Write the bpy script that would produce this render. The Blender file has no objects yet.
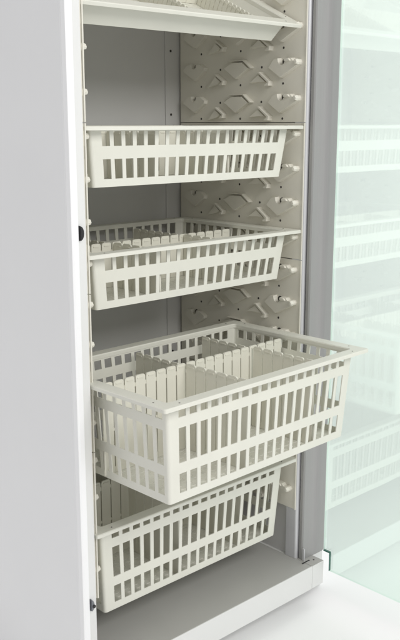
import bpy, bmesh, math, random
from mathutils import Vector, Matrix
random.seed(4)
S = bpy.context.scene
COL = S.collection
G = 1.135                      # height of the camera above the floor

# ------------------------------------------------------------------ materials
def mat(name, col, rough=0.4, metal=0.0, var=0.03, scale=30, bump=0.0, spec=0.5, stretch=(1, 1, 1), coat=0.0):
    m = bpy.data.materials.new(name); m.use_nodes = True
    nt = m.node_tree; b = nt.nodes['Principled BSDF']
    rv = .02 if 'lacquer' in name else .08
    b.inputs['Roughness'].default_value = rough
    b.inputs['Metallic'].default_value = metal
    b.inputs['Specular IOR Level'].default_value = spec
    b.inputs['Coat Weight'].default_value = coat
    tc = nt.nodes.new('ShaderNodeTexCoord'); mp = nt.nodes.new('ShaderNodeMapping')
    mp.inputs['Scale'].default_value = stretch
    nt.links.new(tc.outputs['Object'], mp.inputs['Vector'])
    n = nt.nodes.new('ShaderNodeTexNoise'); n.inputs['Scale'].default_value = scale
    n.inputs['Detail'].default_value = 5
    nt.links.new(mp.outputs['Vector'], n.inputs['Vector'])
    r = nt.nodes.new('ShaderNodeMapRange')
    r.inputs['From Min'].default_value = 0.3; r.inputs['From Max'].default_value = 0.7
    r.inputs['To Min'].default_value = 1 - var; r.inputs['To Max'].default_value = 1 + var
    nt.links.new(n.outputs['Fac'], r.inputs['Value'])
    v = nt.nodes.new('ShaderNodeVectorMath'); v.operation = 'SCALE'
    v.inputs[0].default_value = col
    nt.links.new(r.outputs['Result'], v.inputs['Scale'])
    nt.links.new(v.outputs['Vector'], b.inputs['Base Color'])
    r2 = nt.nodes.new('ShaderNodeMapRange')
    r2.inputs['To Min'].default_value = rough - rv; r2.inputs['To Max'].default_value = rough + rv
    nt.links.new(n.outputs['Fac'], r2.inputs['Value']); nt.links.new(r2.outputs['Result'], b.inputs['Roughness'])
    if bump:
        n2 = nt.nodes.new('ShaderNodeTexNoise'); n2.inputs['Scale'].default_value = 900
        nt.links.new(mp.outputs['Vector'], n2.inputs['Vector'])
        bp = nt.nodes.new('ShaderNodeBump'); bp.inputs['Strength'].default_value = bump
        bp.inputs['Distance'].default_value = 0.0006
        nt.links.new(n2.outputs['Fac'], bp.inputs['Height']); nt.links.new(bp.outputs['Normal'], b.inputs['Normal'])
    return m

M = dict(
    abs=mat('cream_plastic', (.735, .727, .655), .38, var=.02, scale=12, bump=.15),
    divider=mat('divider_plastic', (.72, .705, .62), .42, var=.02, scale=12, bump=.1),
    rail=mat('rail_plastic', (.76, .735, .655), .42, var=.025, scale=10, bump=.15),
    white=mat('white_lacquer', (.88, .88, .89), .28, var=.01, scale=6, coat=.3),
    side=mat('side_lacquer', (.87, .87, .88), .35, var=.012, scale=5),
    steel=mat('grey_sheet', (.62, .615, .605), .5, var=.02, scale=6),
    inner=mat('inner_sheet', (.56, .555, .545), .45, var=.02, scale=8),
    alu=mat('brushed_aluminium', (.345, .342, .338), .42, metal=.15, var=.03, scale=18, stretch=(30, 30, .3)),
    alul=mat('bright_aluminium', (.62, .62, .64), .35, metal=.2, var=.02, scale=18, stretch=(30, 30, .3)),
    base=mat('base_lacquer', (.74, .74, .73), .3, var=.015, scale=8),
    floorp=mat('inner_floor', (.43, .425, .405), .42, var=.02, scale=8),
    dark=mat('black_rubber', (.02, .02, .022), .55),
    hole=mat('drilled_hole', (.06, .055, .05), .8),
    grey=mat('grey_metal', (.22, .23, .25), .35, metal=.6),
    edge=mat('green_glass_edge', (.03, .13, .10), .15),
    floor=mat('studio_floor', (.93, .93, .93), .55, var=.004, scale=2),
)
def glass_mat():
    m = bpy.data.materials.new('green_tinted_glass'); m.use_nodes = True
    nt = m.node_tree; nt.nodes.clear()
    o = nt.nodes.new('ShaderNodeOutputMaterial'); mx = nt.nodes.new('ShaderNodeMixShader')
    t = nt.nodes.new('ShaderNodeBsdfTransparent'); g = nt.nodes.new('ShaderNodeBsdfGlossy')
    t.inputs['Color'].default_value = (.935, .985, .96, 1)
    g.inputs['Color'].default_value = (.90, 1.0, .95, 1); g.inputs['Roughness'].default_value = .035
    lw = nt.nodes.new('ShaderNodeFresnel'); lw.inputs['IOR'].default_value = 2.45
    n = nt.nodes.new('ShaderNodeTexNoise'); n.inputs['Scale'].default_value = 6
    tc = nt.nodes.new('ShaderNodeTexCoord'); nt.links.new(tc.outputs['Object'], n.inputs['Vector'])
    bp = nt.nodes.new('ShaderNodeBump'); bp.inputs['Strength'].default_value = .02; bp.inputs['Distance'].default_value = .01
    nt.links.new(n.outputs['Fac'], bp.inputs['Height']); nt.links.new(bp.outputs['Normal'], g.inputs['Normal'])
    mx.inputs['Fac'].default_value = .17
    nt.links.new(t.outputs[0], mx.inputs[1]); nt.links.new(g.outputs[0], mx.inputs[2])
    nt.links.new(mx.outputs[0], o.inputs['Surface'])
    nt.nodes.remove(lw)
    return m
M['glass'] = glass_mat()

# ------------------------------------------------------------------ helpers
def obj(name, bm, m, parent=None, bevel=0, smooth=False, seg=2, angle=35):
    bmesh.ops.remove_doubles(bm, verts=bm.verts, dist=1e-6)
    bmesh.ops.recalc_face_normals(bm, faces=bm.faces)
    me = bpy.data.meshes.new(name); bm.to_mesh(me); bm.free()
    for x in (m if isinstance(m, (list, tuple)) else [m]): me.materials.append(x)
    o = bpy.data.objects.new(name, me); COL.objects.link(o)
    if parent: o.parent = parent
    if smooth:
        for p in me.polygons: p.use_smooth = True
    if bevel:
        b = o.modifiers.new('Bevel', 'BEVEL'); b.width = bevel; b.segments = seg
        b.limit_method = 'ANGLE'; b.angle_limit = math.radians(angle)
        b.harden_normals = False
    return o
def thing(name, label, cat, loc=(0, 0, 0), rot=(0, 0, 0), group=None):
    o = bpy.data.objects.new(name, None); COL.objects.link(o); o.empty_display_size = .05
    o.location = loc; o.rotation_euler = rot; o['label'] = label; o['category'] = cat
    if group: o['group'] = group
    return o
def box(bm, x0, x1, y0, y1, z0, z1, mi=0):
    vs = [bm.verts.new(p) for p in ((x0,y0,z0),(x1,y0,z0),(x1,y1,z0),(x0,y1,z0),(x0,y0,z1),(x1,y0,z1),(x1,y1,z1),(x0,y1,z1))]
    for f in ((0,3,2,1),(4,5,6,7),(0,1,5,4),(1,2,6,5),(2,3,7,6),(3,0,4,7)):
        bm.faces.new([vs[i] for i in f]).material_index = mi
def prism(bm, pts, f0, f1, mi=0, inset=0.0):
    """pts: 2-D outline; f0, f1 map (u,v)->3-D at bottom and top; inset shrinks the top outline"""
    n = len(pts)
    cx = sum(p[0] for p in pts)/n; cy = sum(p[1] for p in pts)/n
    a = [bm.verts.new(f0(*p)) for p in pts]
    if inset:
        q = []
        for i in range(n):
            p0, p1, p2 = Vector(pts[i-1]), Vector(pts[i]), Vector(pts[(i+1) % n])
            d1 = (p1-p0).normalized(); d2 = (p2-p1).normalized()
            nn = Vector((-(d1.y+d2.y), d1.x+d2.x))
            if nn.length < 1e-6: nn = Vector((-d1.y, d1.x))
            nn.normalize()
            c = Vector((cx, cy)) - p1
            area = sum(pts[j-1][0]*pts[j][1]-pts[j][0]*pts[j-1][1] for j in range(n))
            if area < 0: nn = -nn
            q.append(tuple(p1 + nn*inset))
    else: q = pts
    b = [bm.verts.new(f1(*p)) for p in q]
    for i in range(n):
        j = (i+1) % n
        bm.faces.new((a[i], a[j], b[j], b[i])).material_index = mi
    bm.faces.new(a).material_index = mi; bm.faces.new(b).material_index = mi
def disc(bm, c, ax, r, h, n=16, mi=0):
    """short cylinder centred at c along axis ax (0,1,2)"""
    o = [(1,2),(2,0),(0,1)][ax]; ring = []
    for s in (-h/2, h/2):
        row = []
        for k in range(n):
            p = list(c); p[ax] += s
            p[o[0]] += r*math.cos(2*math.pi*k/n); p[o[1]] += r*math.sin(2*math.pi*k/n)
            row.append(bm.verts.new(p))
        ring.append(row)
    for k in range(n):
        bm.faces.new((ring[0][k], ring[0][(k+1)%n], ring[1][(k+1)%n], ring[1][k])).material_index = mi
    bm.faces.new(ring[0]).material_index = mi; bm.faces.new(ring[1]).material_index = mi

def grid_solid(bm, nu, nv, pos, solid, wrap=False):
    """solid plate of cells; pos(i,j,layer)->3-D, solid(i,j)->bool; holes get their own walls"""
    vs = {}
    def V(i, j, l):
        if wrap: i %= nu
        k = (i, j, l)
        if k not in vs: vs[k] = bm.verts.new(pos(i, j, l))
        return vs[k]
    def s(i, j):
        if wrap: i %= nu
        if j < 0 or j >= nv or i < 0 or i >= nu: return False
        return solid(i, j)
    for i in range(nu):
        for j in range(nv):
            if not s(i, j): continue
            bm.faces.new((V(i,j,0), V(i+1,j,0), V(i+1,j+1,0), V(i,j+1,0)))
            bm.faces.new((V(i,j,1), V(i,j+1,1), V(i+1,j+1,1), V(i+1,j,1)))
            for (di, dj, a, b) in ((-1,0,(i,j),(i,j+1)),(1,0,(i+1,j),(i+1,j+1)),(0,-1,(i,j),(i+1,j)),(0,1,(i,j+1),(i+1,j+1))):
                if not s(i+di, j+dj):
                    bm.faces.new((V(*a,0), V(*b,0), V(*b,1), V(*a,1)))

# ------------------------------------------------------------------ baskets and trays
RW, RD = .600, .400             # rim footprint
def basket_body(H, rows, ex, ey, tx, ty, ncx=18, ncy=12, wx=.0188, px=.0279, th=.0024, rr=.0065):
    """rows: list of (ztop, zbottom) below the rim that carry openings"""
    A, B = RW/2-ex, RD/2-ey
    # perimeter breakpoints: list of (side, u) in order, corners in between
    per = []; hole = []
    def straight(n, half, side):
        us = [-half+rr]
        st = -(n-1)*px/2
        for k in range(n):
            us += [st+k*px-wx/2, st+k*px+wx/2]
        us.append(half-rr)
        for k, u in enumerate(us[:-1]):
            per.append((side, u, 0)); hole.append(k % 2 == 1)
        per.append((side, us[-1], 0)); hole.append(False)
    def corner(side):
        for k in (1, 2, 3): per.append((side, None, k/4)); hole.append(False)
    for side, (n, half) in enumerate(((ncx, A), (ncy, B), (ncx, A), (ncy, B))):
        straight(n, half, side); corner(side)
    zs = [0.0]
    holerow = []
    for (a, b) in rows:
        holerow.append(False); zs.append(a); holerow.append(True); zs.append(b)
    holerow.append(False); zs.append(H)
    def pos(i, j, l):
        side, u, c = per[i]
        z = zs[j]; t = z/H
        a, b = A-tx*t, B-ty*t
        off = th if l else 0
        hw, hd = ((a, b) if side % 2 == 0 else (b, a))
        ho = (A if side % 2 == 0 else B)
        if u is not None:
            x = u*hw/ho if abs(u) < ho-rr-1e-6 else math.copysign(hw-rr, u); y = -(hd-off)
        else:
            an = c*math.pi/2; r = rr-off
            x = hw-rr + r*math.sin(an); y = -(hd-rr) - r*math.cos(an)
        an = side*math.pi/2
        return (x*math.cos(an)-y*math.sin(an), x*math.sin(an)+y*math.cos(an), H-z)
    bm = bmesh.new()
    grid_solid(bm, len(per), len(zs)-1, pos, lambda i, j: not (hole[i] and holerow[j]), wrap=True)
    return bm
def basket_floor(H, ex, ey, tx, ty, nx=18, ny=22, z=0.001, th=.003):
    A, B = RW/2-ex-tx-.0035, RD/2-ey-ty-.0035
    us = [-A]; vs = [-B]
    for k in range(nx):
        c = -A+.02+(2*A-.04)*(k+.5)/nx; w = (2*A-.04)/nx*.30
        us += [c-w, c+w]
    us.append(A)
    for k in range(ny):
        c = -B+.018+(2*B-.036)*(k+.5)/ny; w = (2*B-.036)/ny*.11
        vs += [c-w, c+w]
    vs.append(B)
    bm = bmesh.new()
    grid_solid(bm, len(us)-1, len(vs)-1, lambda i, j, l: (us[i], vs[j], z+th*l), lambda i, j: not (i % 2 == 1 and j % 2 == 1))
    return bm
def rim_mesh(H, ex, ey, th=.0055, lip=.0075):
    bm = bmesh.new()
    def rect(a, b, r, z, n=4):
        out = []
        for (sx, sy, a0) in ((1,-1,-90),(1,1,0),(-1,1,90),(-1,-1,180)):
            for k in range(n+1):
                an = math.radians(a0+90*k/n)
                out.append(bm.verts.new((sx*(a-r)+r*math.cos(an), sy*(b-r)+r*math.sin(an), z)))
        return out
    A, B = RW/2, RD/2; ia, ib = A-ex-.0005, B-ey-.0005
    oa = ia-.0035; ob = ib-.0035
    # profile from inner bottom, over the top, round the outer edge with a turned-down lip
    rings = [rect(oa, ob, .007, H-.004), rect(oa, ob, .007, H+th*.6), rect(oa+.0015, ob+.0015, .008, H+th),
             rect(A-.0015, B-.0015, .004, H+th), rect(A, B, .005, H+th-.0015), rect(A, B, .005, H+th-lip),
             rect(A-.0022, B-.0022, .004, H+th-lip), rect(A-.0025, B-.0025, .004, H+th-.003),
             rect(ia+.001, ib+.001, .010, H+th-.003), rect(ia+.001, ib+.001, .010, H-.004)]
    n = len(rings[0])
    for k in range(len(rings)):
        a, b = rings[k], rings[(k+1) % len(rings)]
        for i in range(n):
            bm.faces.new((a[i], a[(i+1)%n], b[(i+1)%n], b[i]))
    # little drainage holes near the corners
    for sx in (-1, 1):
        for sy in (-1, 1):
            disc(bm, (sx*(A-.045), sy*(B-ey/2), H+th), 2, .0017, .0006, 10, 1)
            disc(bm, (sx*(A-ex/2), sy*(B-.045), H+th), 2, .0017, .0006, 10, 1)
    return bm
H2, H1, HT = .193, .107, .047
ROWS2 = [(.0075, .0275), (.048, .117), (.138, .177)]
ROWS1 = [(.004, .031), (.055, .092)]
EX, EY = .026, .024
def make_basket(label, H, rows, loc, rot, group, name='storage_basket', tx=.014, ty=.010):
    t = thing(name, label, 'basket' if rows else 'tray', loc, rot, group)
    if rows:
        obj('body', basket_body(H, rows, EX, EY, tx, ty), M['abs'], t)
    else:
        obj('body', basket_body(H, [], EX, EY, tx, ty), M['abs'], t)
    obj('floor_grid', basket_floor(H, EX, EY, tx, ty), M['abs'], t)
    obj('rim', rim_mesh(H, EX, EY), [M['abs'], M['hole']], t, smooth=False)
    return t
def divider_mesh(L, H, pitch=.028, w=.0246, t=.0034, tb=.0016, bands=True):
    """row of round-topped strips along x joined by thin bands; origin at the bottom centre"""
    bm = bmesh.new(); n = max(1, int(round(L/pitch))); p = L/n; w = p-.0030
    for k in range(n):
        c = -L/2+p*(k+.5); h = w/2; r = min(.0052, h*.6)
        pts = [(c-h, 0), (c+h, 0), (c+h, H-r*1.1)]
        for a in (30, 60): pts.append((c+h-r+r*math.cos(math.radians(a)), H-r+r*math.sin(math.radians(a))))
        pts += [(c+h-r, H), (c-h+r, H)]
        for a in (120, 150): pts.append((c-h+r+r*math.cos(math.radians(a)), H-r+r*math.sin(math.radians(a))))
        pts.append((c-h, H-r*1.1))
        prism(bm, pts, lambda u, v: (u, -t/2, v), lambda u, v: (u, t/2, v))
        # raised shallow nib just below the top
        box(bm, c-h*.6, c+h*.6, -t/2-.0012, t/2+.0012, H-.0075, H-.005)
    hs = [(.0, .012), (H*.46, H*.46+.006), (H-.022, H-.014)] if H > .12 else [(0, .01), (H-.026, H-.016)]
    for a, b in hs:
        box(bm, -L/2+.001, L/2-.001, -tb/2, tb/2, a, b)
    return bm
DIV = {}
def divider(label, L, H, loc, rot, group, basket, pitch=.028):
    key = (round(L, 3), round(H, 3), pitch)
    loc = (loc[0]+random.uniform(-.0015, .0015), loc[1]+random.uniform(-.0012, .0012), loc[2]); rot += math.radians(random.uniform(-.5, .5))
    mw = basket_matrix(basket) @ Matrix.Translation(loc) @ Matrix.Rotation(rot, 4, 'Z') @ Matrix.Rotation(math.radians(random.uniform(-.9, .9)), 4, 'X')
    if key not in DIV:
        o = obj('basket_divider', divider_mesh(L, H, pitch), M['divider'], None); DIV[key] = o
    else:
        o = DIV[key].copy(); COL.objects.link(o)
    o.matrix_world = mw
    o['label'] = label; o['category'] = 'divider'; o['group'] = group
    return o
def basket_matrix(b):
    return Matrix.Translation(b.location) @ b.rotation_euler.to_matrix().to_4x4()

def loc_from_front(xl, yf, ztop, H, rot):
    """centre-bottom location so that the rim's front-left corner top sits at (xl, yf, ztop)"""
    R = rot if isinstance(rot, Matrix) else None
    v = Vector((-RW/2, -RD/2, H+.0055))
    from mathutils import Euler
    v = Euler(rot).to_matrix() @ v
    return Vector((xl, yf, ztop+G)) - v
# the five containers, top to bottom
ang1 = math.radians(26)
r = (ang1, 0, 0)
tray = make_basket('shallow solid-sided cream tray tipped forward at the top of the cabinet', HT, [], loc_from_front(-.001, .008, .208, HT, r), r, 'cream containers slid into the cabinet', 'storage_tray', tx=.014, ty=.009)
r = (0, 0, 0)
b2 = make_basket('shallow cream basket with two rows of slots just below the tipped tray, seen edge on', H1, ROWS1, loc_from_front(.002, 0, -.006, H1, r), r, 'cream containers slid into the cabinet')
b3 = make_basket('shallow cream slotted basket above the big pulled-out basket, dividers visible over its rim', H1, ROWS1, loc_from_front(.002, 0, -.239, H1, r), r, 'cream containers slid into the cabinet')
r4 = (0, 0, math.radians(1.3))
b4 = make_basket('deep cream slotted basket pulled far out of the cabinet towards the viewer', H2, ROWS2, loc_from_front(-.0075, -.2205, -.479, H2, r4), r4, 'cream containers slid into the cabinet')
b5 = make_basket('deep cream slotted basket at the bottom of the cabinet, partly under the pulled-out one', H2, ROWS2, loc_from_front(-.004, -.010, -.789, H2, r), r, 'cream containers slid into the cabinet')

# dividers: (basket, height, long y, cross xs), in basket coordinates
LI = RW-2*EX-2*.014-.008
def fill(b, H, yl, xs, where, grp, dz=.0, drop=0.0):
    Hd = H-.004-drop
    pc = .014 if H < .06 else .028
    zb = .0045
    A = RD/2-EY-.010-.004
    divider('long divider running side to side in %s' % where, LI+.016, Hd, (0, yl, zb), 0, grp, b)
    names = ['left', 'right'] if len(xs) == 2 else ['only']
    for x, nm in zip(xs, names):
        lf = yl-.004+A-.001; lb = A-.001-yl-.004
        side = {'left': 'left-hand', 'right': 'right-hand', 'only': 'single'}[nm]
        divider('%s front cross divider in %s' % (side, where), lf, Hd, (x, -A+.001+lf/2, zb), math.pi/2, grp, b, pc)
        divider('%s rear cross divider in %s' % (side, where), lb, Hd, (x-.012, yl+.004+lb/2, zb), math.pi/2, grp, b, pc)
fill(b4, H2, .018, (-.045, .160), 'the deep pulled-out basket', 'dividers in the pulled-out basket', drop=.003)
fill(b3, H1, -.004, (-.095, .110), 'the shallow basket above the pulled-out one', 'dividers in the third container', drop=.006)
fill(b2, H1, .0, (-.10, .10), 'the shallow basket below the tipped tray', 'dividers in the second container', drop=.004)
fill(b5, H2, .02, (-.05, .15), 'the bottom basket', 'dividers in the bottom basket')
fill(tray, HT, .02, (.0, .185), 'the tipped top tray', 'dividers in the top tray')

# ------------------------------------------------------------------ the cabinet
cab = thing('storage_cabinet', 'tall white and grey medical storage cabinet standing open with its glass door swung out', 'cabinet', (0, 0, 0))
ZT = .80+G; ZB = -1.06+G
XL, XR = -.052, .700
# outer side panels
bm = bmesh.new(); box(bm, XL, XL+.012, -.012, .46, -.026, ZT); obj('side_panel', bm, M['side'], cab, .0015)
bm = bmesh.new(); box(bm, XR-.012, XR, -.012, .46, -.026, ZT); obj('side_panel', bm, M['side'], cab, .0015)
# left front post: two facets, the inner one set back
bm = bmesh.new()
pts = [(XL, -.012), (XL+.002, -.0225), (XL+.006, -.024), (-.0365, -.024), (-.0355, -.0235), (-.0355, .012), (-.04, .012), (-.04, -.012)]
prism(bm, pts, lambda u, v: (u, v, -.026), lambda u, v: (u, v, ZT))
obj('front_post', bm, M['white'], cab, .0006)
bm = bmesh.new()
prism(bm, [(-.0350, -.0202), (-.0170, -.0192), (-.0155, -.0170), (-.0155, .012), (-.0350, .012)], lambda u, v: (u, v, -.026), lambda u, v: (u, v, ZT))
obj('post_trim', bm, M['base'], cab, .0008)
# inner left lining between post and rails
bm = bmesh.new(); box(bm, -.0395, -.020, .0125, .43, ZB, ZT-.02); obj('lining', bm, M['inner'], cab)
# right front post: wide grey band
bm = bmesh.new()
pts = [(.612, -.016), (.6145, -.020), (.693, -.020), (.6985, -.018), (.6995, -.0125), (.687, -.0122), (.687, .02), (.6225, .02), (.6225, -.008), (.612, -.008)]
prism(bm, pts, lambda u, v: (u, v, ZB+.0005), lambda u, v: (u, v, ZT))
obj('front_post', bm, M['alu'], cab, .0008)
# rounded bright strip beside it
bm = bmesh.new()
pts = [(.6052, .0015)]
for k in range(1, 8):
    a = math.radians(180+90*k/8)
    pts.append((.6112+.006*math.cos(a), .0020+.006*math.sin(a)))
pts += [(.6112, -.0040), (.6205, -.0040), (.6205, .03), (.6052, .03)]
prism(bm, pts, lambda u, v: (u, v, ZB+.0005), lambda u, v: (u, v, ZT))
obj('edge_strip', bm, M['alul'], cab, smooth=False)
# right lining, visible below the rails
bm = bmesh.new(); box(bm, .6125, .686, .0305, .43, ZB+.0005, ZT-.02); obj('lining', bm, M['inner'], cab)
# back panel with pressed corner channel and screws
bm = bmesh.new()
box(bm, -.039, .612, .424, .434, ZB, ZT-.02)
box(bm, .560, .611, .4205, .4238, ZB+.001, ZT-.021)
obj('back_panel', bm, M['steel'], cab, .001)
for k in range(14):
    for dx in (.577,):
        z = .155+.165*2+G-.155*k
        bm = bmesh.new(); disc(bm, (dx, .4202, z), 1, .0032, .0012, 12); obj('screw', bm, M['hole'], cab)
# roof
bm = bmesh.new(); box(bm, XL+.0125, XR-.0125, -.01, .435, ZT-.0195, ZT-.001); obj('top_panel', bm, M['side'], cab)
# base: inner floor, protruding front lip and end cap
bm = bmesh.new()
box(bm, XL+.014, .606, -.0545, .4235, ZB-.004, ZB)
fl = obj('cabinet_floor', bm, M['floorp'], cab, .0008)
bm = bmesh.new()
box(bm, XL-.002, .606, -.0575, -.0547, ZB-.060, ZB+.0005)
box(bm, XL+.013, .606, -.0540, .40, ZB-.058, ZB-.0045)
bs = obj('base', bm, M['base'], cab, .0008)
bm = bmesh.new()
pts = [(.6065, -.0578), (.6485, -.0578), (.6515, -.055), (.6515, -.0205), (.690, -.0205), (.690, .40), (.6065, .40)]
prism(bm, pts, lambda u, v: (u, v, ZB-.0595), lambda u, v: (u, v, ZB+.0003))
obj('base_cap', bm, M['base'], bs, .0012)
bm = bmesh.new(); box(bm, .6068, .6500, -.0562, .02, ZB+.0001, ZB+.0008); box(bm, .6502, .6895, -.0200, .02, ZB+.0001, ZB+.0006)
obj('cap_plate', bm, M['floorp'], bs)
bm = bmesh.new(); disc(bm, (.634, -.038, ZB+.0010), 2, .0022, .0008, 12); obj('screw', bm, M['hole'], bs)
bm = bmesh.new(); box(bm, .598, .625, -.0335, -.0300, ZB+.0006, ZB+.0013); obj('slot', bm, M['dark'], bs)
bm = bmesh.new(); box(bm, .6095, .6125, -.0275, -.0215, ZB+.001, ZB+.034); obj('catch', bm, M['alul'], cab, .0006)
# black buffers and a lock stud on the left post
def half_disc(cz, r, name, m, ring=False):
    bm = bmesh.new(); pts = []
    for k in range(13):
        a = math.radians(-90+180*k/12)
        pts.append((-.0335+r*.62*math.cos(a), cz+r*math.sin(a)))
    prism(bm, pts, lambda u, v: (u, -.0195, v), lambda u, v: (u, -.0275, v), inset=.0012)
    o = obj(name, bm, m, cab, .0005)
    if ring:
        bm = bmesh.new(); disc(bm, (-.0285, -.0283, cz-.002), 1, .0035, .0022, 14); obj('stud', bm, M['dark'], o)
    return o
half_disc(-.192+G, .0138, 'door_buffer', M['dark'])
half_disc(-.921+G, .0128, 'lock_plate', M['grey'], True)

# --- rail panels with diamonds, wedges, holes and support hooks (local: u = depth, v = height, w = out of the wall)
PITCH = .0775
def rail_base():
    """one 0.31 m panel, u 0..0.412, v 0..0.31, face at w=0"""
    bm = bmesh.new()
    F = lambda w: (lambda u, v: (w, u, v))
    prism(bm, [(.0, .0008), (.413, .0008), (.413, .3092), (.0, .3092)], F(-.006), F(0), inset=.0006)
    box(bm, 0.0, .003, -.0030, 0.0, .001, .309)      # turned front edge, local x is w
    for k in range(4):
        t = .053+PITCH*k-.002
        dia = [(.246, t-.003), (.2195, t+.0095), (.186, t+.0095), (.1655, t-.0055), (.207, t-.029)]
        prism(bm, dia[::-1], F(-.001), F(.0120), inset=.0012)
        prism(bm, [(.228, t+.0145), (.180, t+.0145), (.1555, t-.004), (.1590, t-.0065), (.183, t+.0118), (.2265, t+.0118)][::-1], F(-.001), F(.0125), inset=.0006)
        ft = [(.162, t-.039), (.1345, t-.0205), (.1115, t-.0375), (.131, t-.0375)]
        prism(bm, ft[::-1], F(-.001), F(.0105), inset=.0010)
        prism(bm, [(.1365, t-.0150), (.129, t-.0140), (.097, t-.0365), (.099, t-.0465), (.112, t-.0470), (.1115, t-.0425), (.1035, t-.0390), (.1310, t-.0190)][::-1], F(-.001), F(.0135), inset=.0007)
        bt = [(.303, t-.046), (.2765, t-.0195), (.2585, t-.0330), (.272, t-.040)]
        prism(bm, bt[::-1], F(-.001), F(.0105), inset=.0010)
        prism(bm, [(.2795, t-.0145), (.272, t-.0135), (.245, t-.0305), (.249, t-.0410), (.2600, t-.0415), (.2580, t-.0370), (.2510, t-.0330), (.2735, t-.0185)][::-1], F(-.001), F(.0135), inset=.0007)
        for (u, dv) in ((.2, -.042), (.066, -.042), (.132, -.004), (.268, -.004), (.335, -.042)):
            v = t+dv
            if v > .004: disc(bm, (.0002, u, v), 0, .0028, .0008, 12, 1)
    return bm
def hook_mesh():
    bm = bmesh.new(); F = lambda w: (lambda u, v: (w, u, v))
    pts = [(.102, -.007), (.089, .009), (.086, .0115), (.072, .0135), (.0705, .006), (.0675, .0005), (.062, -.0015), (.0565, .0005), (.0535, .006), (.052, .0125),
           (.038, .013), (.033, .0125), (.028, .007), (.0215, .0065), (.0190, .0095), (.0125, .0085), (.009, .002), (.0115, -.003), (.020, -.0075), (.066, -.0305)]
    prism(bm, pts[::-1], F(-.001), F(.0125), inset=.0014)
    prism(bm, [(.0205, .008), (.0185, .0098), (.0125, .009), (.0085, .002), (.0115, -.0035), (.0185, -.003)][::-1], F(.0115), F(.0195), inset=.0022)
    prism(bm, [(.0515, .0115), (.040, .0120), (.036, .010), (.034, .0055), (.045, .0035), (.0525, .0055)][::-1], F(.0115), F(.0165), inset=.0013)
    disc(bm, (.0003, .062, .005), 0, .0068, .0008, 16, 1)
    return bm
rail0 = None
def stud_mesh():
    bm = bmesh.new(); F = lambda w: (lambda u, v: (w, u, v))
    pts = [(.392, -.004), (.378, .011), (.362, .0135), (.358, .004), (.3525, .0005), (.347, .004), (.345, .0125), (.330, .0125), (.312, .002), (.314, -.006), (.350, -.029)]
    prism(bm, pts[::-1], F(-.001), F(.0110), inset=.0016)
    disc(bm, (.0003, .3525, .006), 0, .0062, .0008, 14, 1)
    return bm
rail0 = hk0 = st0 = None
def rail_panel(x, mirror, z):
    global rail0, hk0, st0
    if rail0 is None:
        rail0 = obj('rail_panel', rail_base(), [M['rail'], M['hole']], cab, .0005, seg=1)
        hk0 = obj('support_hook', hook_mesh(), [M['rail'], M['hole']], rail0, .0006)
        st0 = obj('rear_support', stud_mesh(), [M['rail'], M['hole']], rail0, .0006)
        rp = rail0; first = True
    else:
        rp = rail0.copy(); COL.objects.link(rp); rp.parent = cab; first = False
    rp.location = (x, .002, z)
    rp.scale = (-1 if mirror else 1, 1, 1)
    for k in range(4):
        for src in (hk0, st0):
            if first and k == 0: c = src
            else:
                c = src.copy(); COL.objects.link(c); c.parent = rp
            c.location = (0, 0, .053+PITCH*k-.002)
for zi in (.31, 0.0, -.31, -.62, -.93):
    rail_panel(.6045, True, zi+G)
for zi in (.31, 0.0, -.31, -.62, -.93):
    rail_panel(.0005, False, zi+G)

# --- glass door, opened square to the front, notched round the base cap
dx0, dx1 = .6535, .6595
bm = bmesh.new()
y0, y1 = -.0525, -.66
out = [(y0, .795+G), (y1, .795+G), (y1, -1.083+G), (-.0715, -1.083+G), (-.0720, -1.037+G), (-.0700, -1.0335+G), (y0, -1.0335+G)]
n = len(out)
a = [bm.verts.new((dx0, p[0], p[1])) for p in out]; b = [bm.verts.new((dx1, p[0], p[1])) for p in out]
bm.faces.new(a).material_index = 0; bm.faces.new(b[::-1]).material_index = 0
for i in range(n):
    f = bm.faces.new((a[i], b[i], b[(i+1)%n], a[(i+1)%n])); f.material_index = 1 if i in (3, 4, 5) else 2
M['edge2'] = mat('pale_glass_edge', (.82, .92, .87), .2)
door = obj('glass_door', bm, [M['glass'], M['edge'], M['edge2']], cab)
bm = bmesh.new(); box(bm, .6522, .6533, -.0725, -.0530, -1.0355+G, -1.0322+G); box(bm, .6522, .6533, -.0730, -.0712, -1.0830+G, -1.0356+G)
obj('notch_edge_strip', bm, M['edge'], door)  # added strip standing in for the dark glass edge round the notch
bm = bmesh.new()
prism(bm, [(.6525, -.0545), (.6605, -.0545), (.6605, -.021), (.6525, -.021)], lambda u, v: (u, v, -.30+G+.75), lambda u, v: (u, v, -.25+G+.75))
obj('hinge', bm, M['alul'], door, .001)

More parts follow.
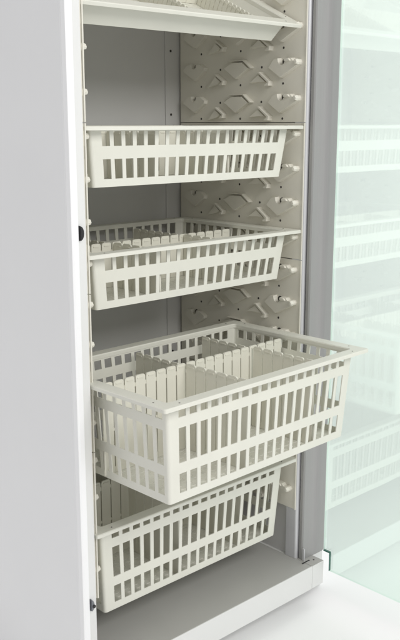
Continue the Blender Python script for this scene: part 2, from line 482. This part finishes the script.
# ------------------------------------------------------------------ studio floor sweeping up into its white background
bm = bmesh.new()
fh = Vector((math.cos(math.radians(46.7)), math.sin(math.radians(46.7)), 0)); rt = Vector((fh.y, -fh.x, 0))
prof = [(-9, 0), (3.2, 0)]
for k in range(1, 17):
    a_ = math.radians(90*k/16); prof.append((3.2+1.6*math.sin(a_), 1.6-1.6*math.cos(a_)))
prof.append((4.8, 5.5))
rows = [[bm.verts.new(fh*d + rt*s + Vector((0, 0, z-.028))) for s in (-7, 7)] for d, z in prof]
for i in range(len(rows)-1): bm.faces.new((rows[i][0], rows[i][1], rows[i+1][1], rows[i+1][0]))
fo = obj('floor', bm, M['floor'], None, smooth=True); fo['kind'] = 'structure'

# ------------------------------------------------------------------ light
w = bpy.data.worlds.new('World'); S.world = w; w.use_nodes = True
bg = w.node_tree.nodes['Background']; bg.inputs['Color'].default_value = (1, 1, 1, 1); bg.inputs['Strength'].default_value = .63
def area(name, loc, tgt, size, power, col=(1, 1, 1)):
    l = bpy.data.lights.new(name, 'AREA'); l.shape = 'RECTANGLE'; l.size = size[0]; l.size_y = size[1]; l.energy = power; l.color = col
    o = bpy.data.objects.new(name, l); COL.objects.link(o); o.location = loc
    o.rotation_euler = (Vector(tgt)-Vector(loc)).to_track_quat('-Z', 'Y').to_euler()
area('softbox_key', (.15, -2.7, 2.5), (.3, 0, .8), (1.7, 1.3), 56, (1, .99, .97))
area('backdrop_fill', (4.5, .6, 3.2), (3.2, 3.0, .5), (2, 2), 60)  # added unseen fill that brightens the backdrop behind the glass

# ------------------------------------------------------------------ camera
cam = bpy.data.cameras.new('camera'); co = bpy.data.objects.new('camera', cam); COL.objects.link(co)
co.location = (-.9495, -1.307, G)
pitch = math.radians(12.6)
F = fh*math.cos(pitch)-Vector((0, 0, 1))*math.sin(pitch)
co.rotation_euler = F.to_track_quat('-Z', 'Y').to_euler()
cam.sensor_fit = 'HORIZONTAL'; cam.sensor_width = 36; cam.lens = 883/400*36; cam.clip_end = 100
cam.dof.use_dof = False
S.camera = co
S.view_settings.view_transform = 'Standard'; S.view_settings.look = 'None'; S.view_settings.exposure = 0; S.view_settings.gamma = 1
S.cycles.max_bounces = 10; S.cycles.diffuse_bounces = 6; S.cycles.transparent_max_bounces = 12
